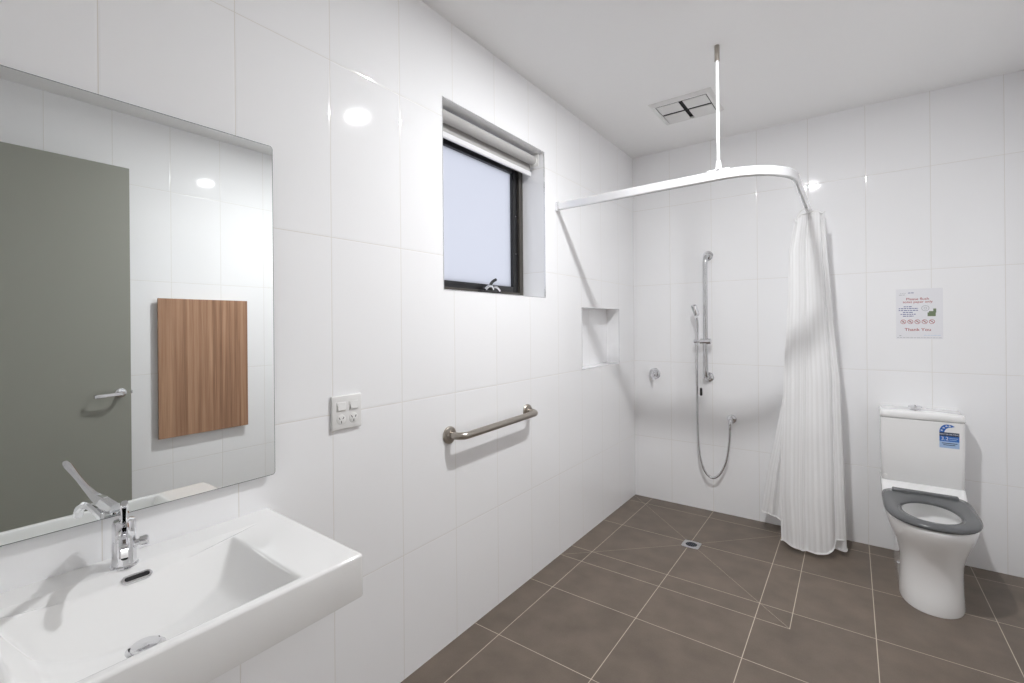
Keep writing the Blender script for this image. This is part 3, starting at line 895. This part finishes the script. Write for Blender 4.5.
# ------------------------------------------------------------------ toilet
TX = 1.737
def dloop(w, yf, yb, ym, z, n=64, nf=2.2, nb_=6.0, x0=TX):
    o = []
    for k in range(n):
        a = 2*PI*k/n
        c, s = math.cos(a), math.sin(a)
        if s < 0:
            x = w*math.copysign(abs(c)**(2/nf), c); y = ym - (ym-yf)*abs(s)**(2/nf)
        else:
            x = w*math.copysign(abs(c)**(2/nb_), c); y = ym + (yb-ym)*abs(s)**(2/nb_)
        o.append((x0 + x, y, z))
    return o
def toilet():
    t = thing('toilet', 'white close coupled toilet with charcoal grey open seat against the end wall', 'toilet', (TX, 3.3, 0))
    YB = D - 0.002
    bm = BM()
    outer = [(0.000, 0.122, 2.930, 3.12), (0.010, 0.124, 2.928, 3.12), (0.08, 0.120, 2.945, 3.12), (0.16, 0.118, 2.950, 3.12), (0.22, 0.122, 2.940, 3.12), (0.27, 0.135, 2.924, 3.13),
             (0.31, 0.150, 2.903, 3.14), (0.35, 0.165, 2.882, 3.15), (0.385, 0.175, 2.868, 3.15), (0.405, 0.178, 2.864, 3.15), (0.414, 0.178, 2.864, 3.15), (0.418, 0.175, 2.868, 3.15)]
    rings = [dloop(w, yf, YB, ym, z, nb_=9.0 if z < 0.3 else 8.0) for z, w, yf, ym in outer]
    inner = [(0.418, 0.122, 2.915, 3.280), (0.400, 0.120, 2.918, 3.280), (0.392, 0.130, 2.900, 3.310), (0.34, 0.128, 2.905, 3.315), (0.27, 0.100, 2.92, 3.24), (0.21, 0.070, 2.965, 3.18), (0.16, 0.050, 2.99, 3.13), (0.13, 0.03, 3.01, 3.09)]
    for z, w, yf, yb in inner:
        rings.append(dloop(w, yf, yb, (yf+yb)/2, z, nf=2.1, nb_=2.1))
    loft(bm, rings)
    obj('pan', bm, M_CERAM, t, angle=60)
    # rear shelf carrying the cistern, flaring into the bowl
    bm = BM()
    sh = [(0.40, 0.176, 3.36), (0.43, 0.178, 3.375), (0.455, 0.179, 3.425), (0.468, 0.178, 3.440), (0.471, 0.175, 3.443)]
    def rrect(w, y0, y1, z, r=0.03, n=6):
        o = []
        for cx, cy, a0 in ((TX+w-r, y1-r, 0), (TX-w+r, y1-r, 90), (TX-w+r, y0+r, 180), (TX+w-r, y0+r, 270)):
            for k in range(n+1):
                a = math.radians(a0 + 90*k/n); o.append((cx + r*math.cos(a), cy + r*math.sin(a), z))
        return o
    loft(bm, [rrect(w, y0, YB, z, 0.025) for z, w, y0 in sh])
    obj('rear_shelf', bm, M_CERAM, t, angle=60)
    # water standing in the bowl
    bm = BM(); bm.faces.new([bm.verts.new(p) for p in dloop(0.071, 2.9635, 3.182, 3.073, 0.212, nf=2.1, nb_=2.1)])
    obj('bowl_water', bm, M_WATER, t)
    # cistern
    bm = BM()
    loft(bm, [rrect(0.172, 3.452, YB, 0.4725, 0.018), rrect(0.176, 3.449, YB, 0.480, 0.018), rrect(0.179, 3.446, YB, 0.66, 0.018), rrect(0.1795, 3.446, YB, 0.832, 0.018)])
    ci = obj('cistern', bm, M_CERAM, t, angle=50)
    bm = BM()
    loft(bm, [rrect(0.1785, 3.445, YB, 0.8345, 0.018), rrect(0.182, 3.442, YB, 0.838, 0.02), rrect(0.182, 3.442, YB, 0.862, 0.02), rrect(0.180, 3.445, YB, 0.870, 0.02), rrect(0.174, 3.452, YB-0.004, 0.875, 0.02)])
    li = obj('cistern_lid', bm, M_CERAM, t, angle=50)
    bm = BM(); lathe(bm, [(0.024, 0.0), (0.024, 0.010), (0.030, 0.014), (0.032, 0.024), (0.028, 0.027), (0.0, 0.028)], (TX-0.020, 3.520, 0.874), 'z', 36)
    bu = obj('flush_button', bm, M_CHROME, li)
    bm = BM(); box(bm, TX-0.022, TX-0.018, 3.497, 3.543, 0.9005, 0.9022)
    obj('button_split', bm, M_BLACK, bu)
    # plastic fixing caps
    for sx in (-1, 1):
        bm = BM(); lathe(bm, [(0.009, -0.002), (0.009, 0.003), (0.004, 0.006)], (TX + sx*0.121, 3.20, 0.105), '-x' if sx < 0 else 'x', 16)
        obj('fixing_cap', bm, M_CHROME, t)
    bm = BM(); lathe(bm, [(0.009, 0), (0.008, 0.002)], (TX-0.160, 3.4475, 0.497), '-y', 18)
    obj('cistern_screw_cap', bm, M_WHITE, ci)
    # seat
    bm = BM()
    n = 96
    ow, oyf, oyb, oym = 0.184, 2.858, 3.402, 3.13
    iw, iyf, iyb = 0.110, 2.932, 3.262
    def so(k, z): return dloop(ow-k, oyf+k, oyb-k, oym, z, n, 2.35, 7.0)
    def si(k, z): return dloop(iw+k, iyf-k, iyb+k, (iyf+iyb)/2, z, n, 2.1, 2.1)
    def mid(f, z):
        a, b_ = so(0, z), si(0, z)
        return [(p[0]*(1-f)+q[0]*f, p[1]*(1-f)+q[1]*f, z) for p, q in zip(a, b_)]
    z0 = 0.4205
    rings = [si(0.004, z0), so(0.010, z0), so(0.002, z0+0.004), so(0.0, z0+0.010), so(0.003, z0+0.018), so(0.012, z0+0.024), mid(0.35, z0+0.028), mid(0.62, z0+0.028), mid(0.85, z0+0.023), si(0.002, z0+0.016), si(-0.001, z0+0.008), si(0.004, z0)]
    R = [[bm.verts.new(p) for p in ring] for ring in rings[:-1]]
    R.append(R[0])
    for a, c in zip(R, R[1:]):
        for k in range(n): bm.faces.new((a[k], a[(k+1) % n], c[(k+1) % n], c[k]))
    se = obj('seat', bm, M_SEAT, t, angle=60)
    bm = BM(); box(bm, TX-0.136, TX+0.136, 3.325, 3.362, 0.430, 0.462, 0.006, 3)
    obj('hinge_bar', bm, M_SEAT, t)
    # water rating sticker on the cistern front
    sx0, sx1, sz1, sz0 = 1.811, 1.891, 0.821, 0.693
    yS = 3.4455
    def flat(pts, y): 
        bm_ = BM(); f = bm_.faces.new([bm_.verts.new((x, y, z)) for x, z in pts])
        bmesh.ops.triangulate(bm_, faces=[f])
        ex = bmesh.ops.extrude_face_region(bm_, geom=bm_.faces[:])
        bmesh.ops.translate(bm_, verts=[v for v in ex['geom'] if isinstance(v, bmesh.types.BMVert)], vec=(0, -0.0002, 0))
        return bm_
    w_, h_ = sx1-sx0, sz1-sz0
    q = lambda u, v: (sx0 + u*w_, sz0 + v*h_)
    arcpts = [q(0, 0.56), q(0, 0.66)] + [q(0.40 - 0.40*math.cos(a), 0.68 + 0.32*math.sin(a)) for a in [PI/2*k/10 for k in range(11)]] + [q(0.60, 0.99), q(0.78, 0.92), q(0.62, 0.885), q(0.48, 0.87), q(0.34, 0.81), q(0.26, 0.71), q(0.25, 0.62)]
    st = obj('rating_sticker', flat([q(0, 0.0), q(1, 0), q(1, 0.30), q(0, 0.30)], yS), M_SPALE, ci)
    obj('sticker_arch', flat(arcpts, yS), M_SBLUE, st)
    obj('sticker_band', flat([q(0, 0.50), q(1, 0.50), q(1, 0.66), q(0, 0.66)], yS-0.0002), M_SNAVY, st)
    obj('sticker_field', flat([q(0, 0.28), q(1, 0.28), q(1, 0.50), q(0, 0.50)], yS-0.0001), M_SBLUE, st)
    for (u, v) in ((0.12, 0.74), (0.22, 0.85), (0.36, 0.925), (0.52, 0.935)):
        c = q(u, v)
        pts = []
        for k in range(10):
            a = PI/2 + PI*k/5; r_ = 0.0055 if k % 2 == 0 else 0.0024
            pts.append((c[0] + r_*math.cos(a), c[1] + r_*math.sin(a)))
        obj('sticker_star', flat(pts, yS-0.0003), M_PAPER, st)
    text('WATER RATING', st, (q(0.5, 0.58)[0], yS-0.0005, q(0.5, 0.58)[1]), 0.0108, M_PAPER, 'sticker_wording')
    text('3.2', st, (q(0.27, 0.39)[0], yS-0.0005, q(0.27, 0.39)[1]), 0.026, M_PAPER, 'sticker_figure')
    for v, a, b_ in ((0.42, 0.50, 0.94), (0.35, 0.50, 0.86)):
        obj('sticker_line', flat([q(a, v-0.012), q(b_, v-0.012), q(b_, v+0.012), q(a, v+0.012)], yS-0.0003), M_SPALE, st)
    for v, a, b_ in ((0.20, 0.12, 0.90), (0.13, 0.2, 0.8)):
        obj('sticker_line', flat([q(a, v-0.014), q(b_, v-0.014), q(b_, v+0.014), q(a, v+0.014)], yS-0.0003), M_SNAVY, st)

def text(s, parent, loc, size, mat, name, bold=0.0, sx=1.0):
    cu = bpy.data.curves.new(name, 'FONT')
    cu.body = s; cu.size = size; cu.align_x = 'CENTER'; cu.align_y = 'CENTER'
    cu.extrude = 0.00005; cu.offset = bold
    tmp = bpy.data.objects.new(name + '_source', cu)
    COL.objects.link(tmp)
    dg = bpy.context.evaluated_depsgraph_get()
    me = bpy.data.meshes.new_from_object(tmp.evaluated_get(dg))
    bpy.data.objects.remove(tmp); bpy.data.curves.remove(cu)
    me.transform(Matrix.Translation(loc) @ Matrix.Rotation(PI/2, 4, 'X') @ Matrix.Diagonal((sx, 1, 1, 1)))
    me.materials.clear(); me.materials.append(mat)
    o = bpy.data.objects.new(name, me); COL.objects.link(o)
    o.parent = parent; o.matrix_parent_inverse = Matrix.Translation(-world_loc(parent))
    return o
toilet()

# ------------------------------------------------------------------ notice on the end wall
def notice():
    x0, x1, z0, z1 = 1.643, 1.853, 1.280, 1.577
    t = thing('paper_notice', 'white paper notice with red printed wording on the wall above the toilet', 'notice', ((x0+x1)/2, D, (z0+z1)/2))
    w, h = x1-x0, z1-z0
    q = lambda u, v: (x0 + u*w, z1 - v*h)
    def plate(bm, xa, xb, za, zb, y0, y1): box(bm, xa, xb, y0, y1, za, zb)
    bm = BM(); plate(bm, x0, x1, z0, z1, D-0.0012, D-0.0003)
    p = obj('sheet', bm, M_PAPER, t)
    y = D - 0.0014
    c = q(0.47, 0.205); text('Please flush', p, (c[0], y, c[1]), 0.0200, M_RED, 'heading', 0.0002, 1.12)
    c = q(0.47, 0.262); text('toilet paper only', p, (c[0], y, c[1]), 0.0178, M_RED, 'heading', 0.0002, 1.12)
    c = q(0.47, 0.815); text('Thank You', p, (c[0], y, c[1]), 0.0228, M_RED, 'closing_words', 0.0003, 1.18)
    rnd = random.Random(7)
    def line(v, u0, u1, mat, name, th=0.010):
        bm = BM(); u = u0
        while u < u1 - 0.01:
            l = min(0.03 + 0.05*rnd.random(), u1 - u)
            a, b_ = q(u, v+th/2), q(u+l, v-th/2)
            box(bm, a[0], b_[0], y-0.0001, y+0.0001, a[1], b_[1])
            u += l + 0.014
        return obj(name, bm, mat, p)
    for v, a, b_ in ((0.355, 0.17, 0.36), (0.392, 0.06, 0.48), (0.430, 0.06, 0.48), (0.468, 0.15, 0.37), (0.506, 0.10, 0.43), (0.544, 0.15, 0.38)):
        line(v, a, b_, M_BLUEINK, 'small_print', 0.016)
    line(0.08, 0.27, 0.41, M_BLUEINK, 'small_print', 0.014); line(0.085, 0.09, 0.22, M_GREYINK, 'small_print', 0.006); line(0.118, 0.07, 0.21, M_GREYINK, 'small_print', 0.010)
    line(0.935, 0.07, 0.12, M_GREYINK, 'small_print', 0.012); line(0.925, 0.60, 0.95, M_SPALE, 'small_print', 0.006)
    line(0.975, 0.02, 0.98, M_GREYINK, 'small_print', 0.008)
    # row of five red prohibition rings
    for k in range(5):
        c = q(0.160 + 0.1525*k, 0.657)
        bm = BM()
        n, ro, ri = 40, 0.0130, 0.0104
        vo = [bm.verts.new((c[0] + ro*math.cos(2*PI*i/n), y, c[1] + ro*math.sin(2*PI*i/n))) for i in range(n)]
        vi = [bm.verts.new((c[0] + ri*math.cos(2*PI*i/n), y, c[1] + ri*math.sin(2*PI*i/n))) for i in range(n)]
        for i in range(n): bm.faces.new((vo[i], vo[(i+1) % n], vi[(i+1) % n], vi[i]))
        dd, e = 0.0083, 0.0011
        quad(bm, [(c[0]-dd-e, y, c[1]+dd-e), (c[0]-dd+e, y, c[1]+dd+e), (c[0]+dd+e, y, c[1]-dd+e), (c[0]+dd-e, y, c[1]-dd-e)])
        sg = obj('prohibition_sign', bm, M_RED, p)
        bm = BM(); box(bm, c[0]-0.0042, c[0]+0.0042, y+0.0001, y+0.0002, c[1]-0.0052+0.001*k, c[1]+0.0055)
        obj('sign_picture', bm, M_GREYINK, sg)
    # grey roll outline and a green blocky picture
    c = q(0.635, 0.39)
    bm = BM(); n = 36
    for (ro, ri, cy) in ((1.0, 0.86, 0), (0.42, 0.30, 0.1)):
        vo = [bm.verts.new((c[0] + 0.0175*ro*math.cos(2*PI*i/n), y, c[1] + 0.0165*ro*math.sin(2*PI*i/n))) for i in range(n)]
        vi = [bm.verts.new((c[0] + 0.0175*ri*math.cos(2*PI*i/n), y, c[1] + 0.0165*ri*math.sin(2*PI*i/n))) for i in range(n)]
        for i in range(n): bm.faces.new((vo[i], vo[(i+1) % n], vi[(i+1) % n], vi[i]))
    obj('roll_picture', bm, M_GREYINK, p)
    bm = BM()
    for (u0, u1, v0, v1) in ((0.68, 0.85, 0.475, 0.55), (0.71, 0.80, 0.45, 0.48), (0.80, 0.86, 0.40, 0.48)):
        a, b_ = q(u0, v1), q(u1, v0)
        box(bm, a[0], b_[0], y-0.0001, y+0.0001, a[1], b_[1])
    obj('green_picture', bm, M_GREEN, p)
notice()

# ------------------------------------------------------------------ ceiling exhaust vent
def vent():
    x0, x1, y0, y1 = 0.425, 0.788, 2.815, 3.158
    t = thing('ceiling_exhaust_vent', 'square white four panel exhaust vent in the ceiling beside the hanging rod', 'vent', ((x0+x1)/2, (y0+y1)/2, H))
    z0, z1 = H-0.016, H-0.0003
    bm = BM()
    f = 0.032
    def ringz(i, z): return [(x0+i, y0+i, z), (x1-i, y0+i, z), (x1-i, y1-i, z), (x0+i, y1-i, z)]
    loft(bm, [ringz(0, z1), ringz(0, z1-0.004), ringz(f*0.5, z0), ringz(f, z0), ringz(f, z1-0.002)], False, False)
    obj('frame', bm, M_WHITE, t, angle=20)
    bm = BM(); box(bm, x0+f*0.8, x1-f*0.8, y0+f, y1-f*0.8, H-0.006, H-0.003)
    obj('dark_cavity', bm, M_DARK, t)
    xm, ym = (x0+x1)/2, (y0+y1)/2
    gx, gy = 0.012, 0.011
    a0, a1, b0, b1 = x0+f+0.005, x1-f-0.005, y0+f+0.009, y1-f-0.003
    for (p, q_, r, s) in ((a0, xm-gx, b0, ym-gy), (xm+gx, a1, b0, ym-gy), (a0, xm-gx, ym+gy, b1), (xm+gx, a1, ym+gy, b1)):
        bm = BM(); box(bm, p, q_, r, s, z0-0.001, z0+0.003, 0.001, 2)
        obj('louvre_panel', bm, M_WHITE, t)
vent()

# ------------------------------------------------------------------ downlights
def downlight(x, y, label):
    t = thing('recessed_downlight', label, 'ceiling light', (x, y, H), None)
    bm = BM(); lathe(bm, [(0.078, -0.0003), (0.078, -0.004), (0.074, -0.006), (0.054, -0.005), (0.0515, -0.0003)], (x, y, H), 'z', 40, cap=False)
    obj('trim_ring', bm, M_WHITE, t)
    bm = BM(); lathe(bm, [(0.051, -0.001), (0.051, -0.0035)], (x, y, H), 'z', 40)
    obj('diffuser', bm, M_LAMP, t)
downlight(LX, LY, 'round lit white downlight in the ceiling, seen as a glare on the tiles')

def corridor_fill():  # unseen glowing panel, added to send soft fill through the doorway
    x, y = W + 0.75, -0.45
    t = thing('corridor_fill_panel', 'added unseen square fill light panel in the corridor ceiling beyond the doorway', 'ceiling light', (x, y, H))
    bm = BM(); box(bm, x-0.31, x+0.31, y-0.31, y+0.31, H-0.012, H-0.0003, 0.003, 2)
    obj('frame', bm, M_WHITE, t)
    bm = BM(); box(bm, x-0.285, x+0.285, y-0.285, y+0.285, H-0.0145, H-0.0121)
    obj('diffuser', bm, M_FILL, t)
corridor_fill()

# ------------------------------------------------------------------ floor waste
def floor_drain():
    c = (0.606, 3.012, 0)
    t = thing('floor_drain', 'small chrome floor waste with dark grate in the shower floor', 'drain', c)
    bm = BM()
    R, r = 0.052, 0.033
    def sq(s, z): 
        o = []
        for k in range(32):
            a = 2*PI*(k+0.5)/32; m_ = max(abs(math.cos(a)), abs(math.sin(a)))
            o.append((c[0]+s*math.cos(a)/m_**0.9, c[1]+s*math.sin(a)/m_**0.9, z))
        return o
    ci = lambda s, z: [(c[0]+s*math.cos(2*PI*(k+0.5)/32), c[1]+s*math.sin(2*PI*(k+0.5)/32), z) for k in range(32)]
    loft(bm, [sq(R, 0.0002), sq(R, 0.002), sq(R-0.002, 0.003), ci(r+0.001, 0.003), ci(r, 0.0008)], False, False)
    obj('drain_surround', bm, M_SATIN, t)
    bm = BM(); lathe(bm, [(r+0.001, 0.0003), (r+0.001, 0.0015)], c, 'z', 32)
    g = obj('grate', bm, M_DARK, t)
    bm = BM()
    for k in range(-2, 3):
        L = math.sqrt(max((r-0.003)**2 - (k*0.011)**2, 0))
        box(bm, c[0]+k*0.011-0.0012, c[0]+k*0.011+0.0012, c[1]-L, c[1]+L, 0.0014, 0.0024)
    obj('grate_bars', bm, M_SNAVY, g)
floor_drain()

# ------------------------------------------------------------------ opposite side, seen in the mirror
def door():
    xf = 2.116; xb = xf + 0.040; y0, y1, zt = -0.030, 0.918, 2.343
    bm = BM(); box(bm, xf, xb, y0, y1, 0.008, zt, 0.0015, 1)
    d = struct('door_1', bm, M_DOOR)
    c = (xf, 0.868, 1.003)
    bm = BM(); lathe(bm, [(0.027, 0.0), (0.027, 0.006), (0.023, 0.009), (0.012, 0.010), (0.0105, 0.042)], c, '-x', 36)
    h = obj('door_handle', bm, M_CHROME, d)
    bm = BM()
    ribbon(bm, smooth_path([(xf-0.036, 0.872, 1.003), (xf-0.055, 0.862, 1.003), (xf-0.058, 0.840, 1.002), (xf-0.056, 0.790, 1.000), (xf-0.052, 0.752, 0.998), (xf-0.040, 0.742, 0.998)], 6), 0.012, 0.020)
    obj('lever', bm, M_CHROME, h)
    bm = BM(); lathe(bm, [(0.027, 0.0), (0.027, 0.006), (0.012, 0.010), (0.0105, 0.030)], (xb, 0.868, 1.003), 'x', 28)
    ribbon(bm, [(xb+0.028, 0.872, 1.003), (xb+0.032, 0.84, 1.002), (xb+0.032, 0.76, 1.0)], 0.010, 0.018)
    obj('door_handle', bm, M_CHROME, d)
    bm = BM(); box(bm, xf+0.012, xf+0.028, y1-0.001, y1+0.010, 0.994, 1.012, 0.002, 2)
    obj('latch', bm, M_SATIN, d)
    bm = BM()
    for z in (0.25, 1.1, 2.1): lathe(bm, [(0.007, 0), (0.007, 0.10)], (xb+0.004, y0-0.006, z), 'z', 14)
    obj('hinge_knuckles', bm, M_SATIN, d)
door()

def wall_cabinet():
    x = W - 0.045; y0, y1, z0, z1 = 1.092, 1.642, 0.662, 1.577
    t = thing('wooden_wall_panel', 'walnut laminate panel mounted on the tiled wall beside the door, seen in mirror', 'wall panel', (W, (y0+y1)/2, (z0+z1)/2))
    bm = BM(); box(bm, x, x+0.018, y0, y1, z0, z1, 0.001, 1)
    obj('face_board', bm, M_WOOD, t)
    bm = BM(); box(bm, x+0.0185, W-0.0003, y0+0.015, y1-0.015, z0+0.015, z1-0.015)
    obj('mounting_frame', bm, M_WHITE, t)
wall_cabinet()
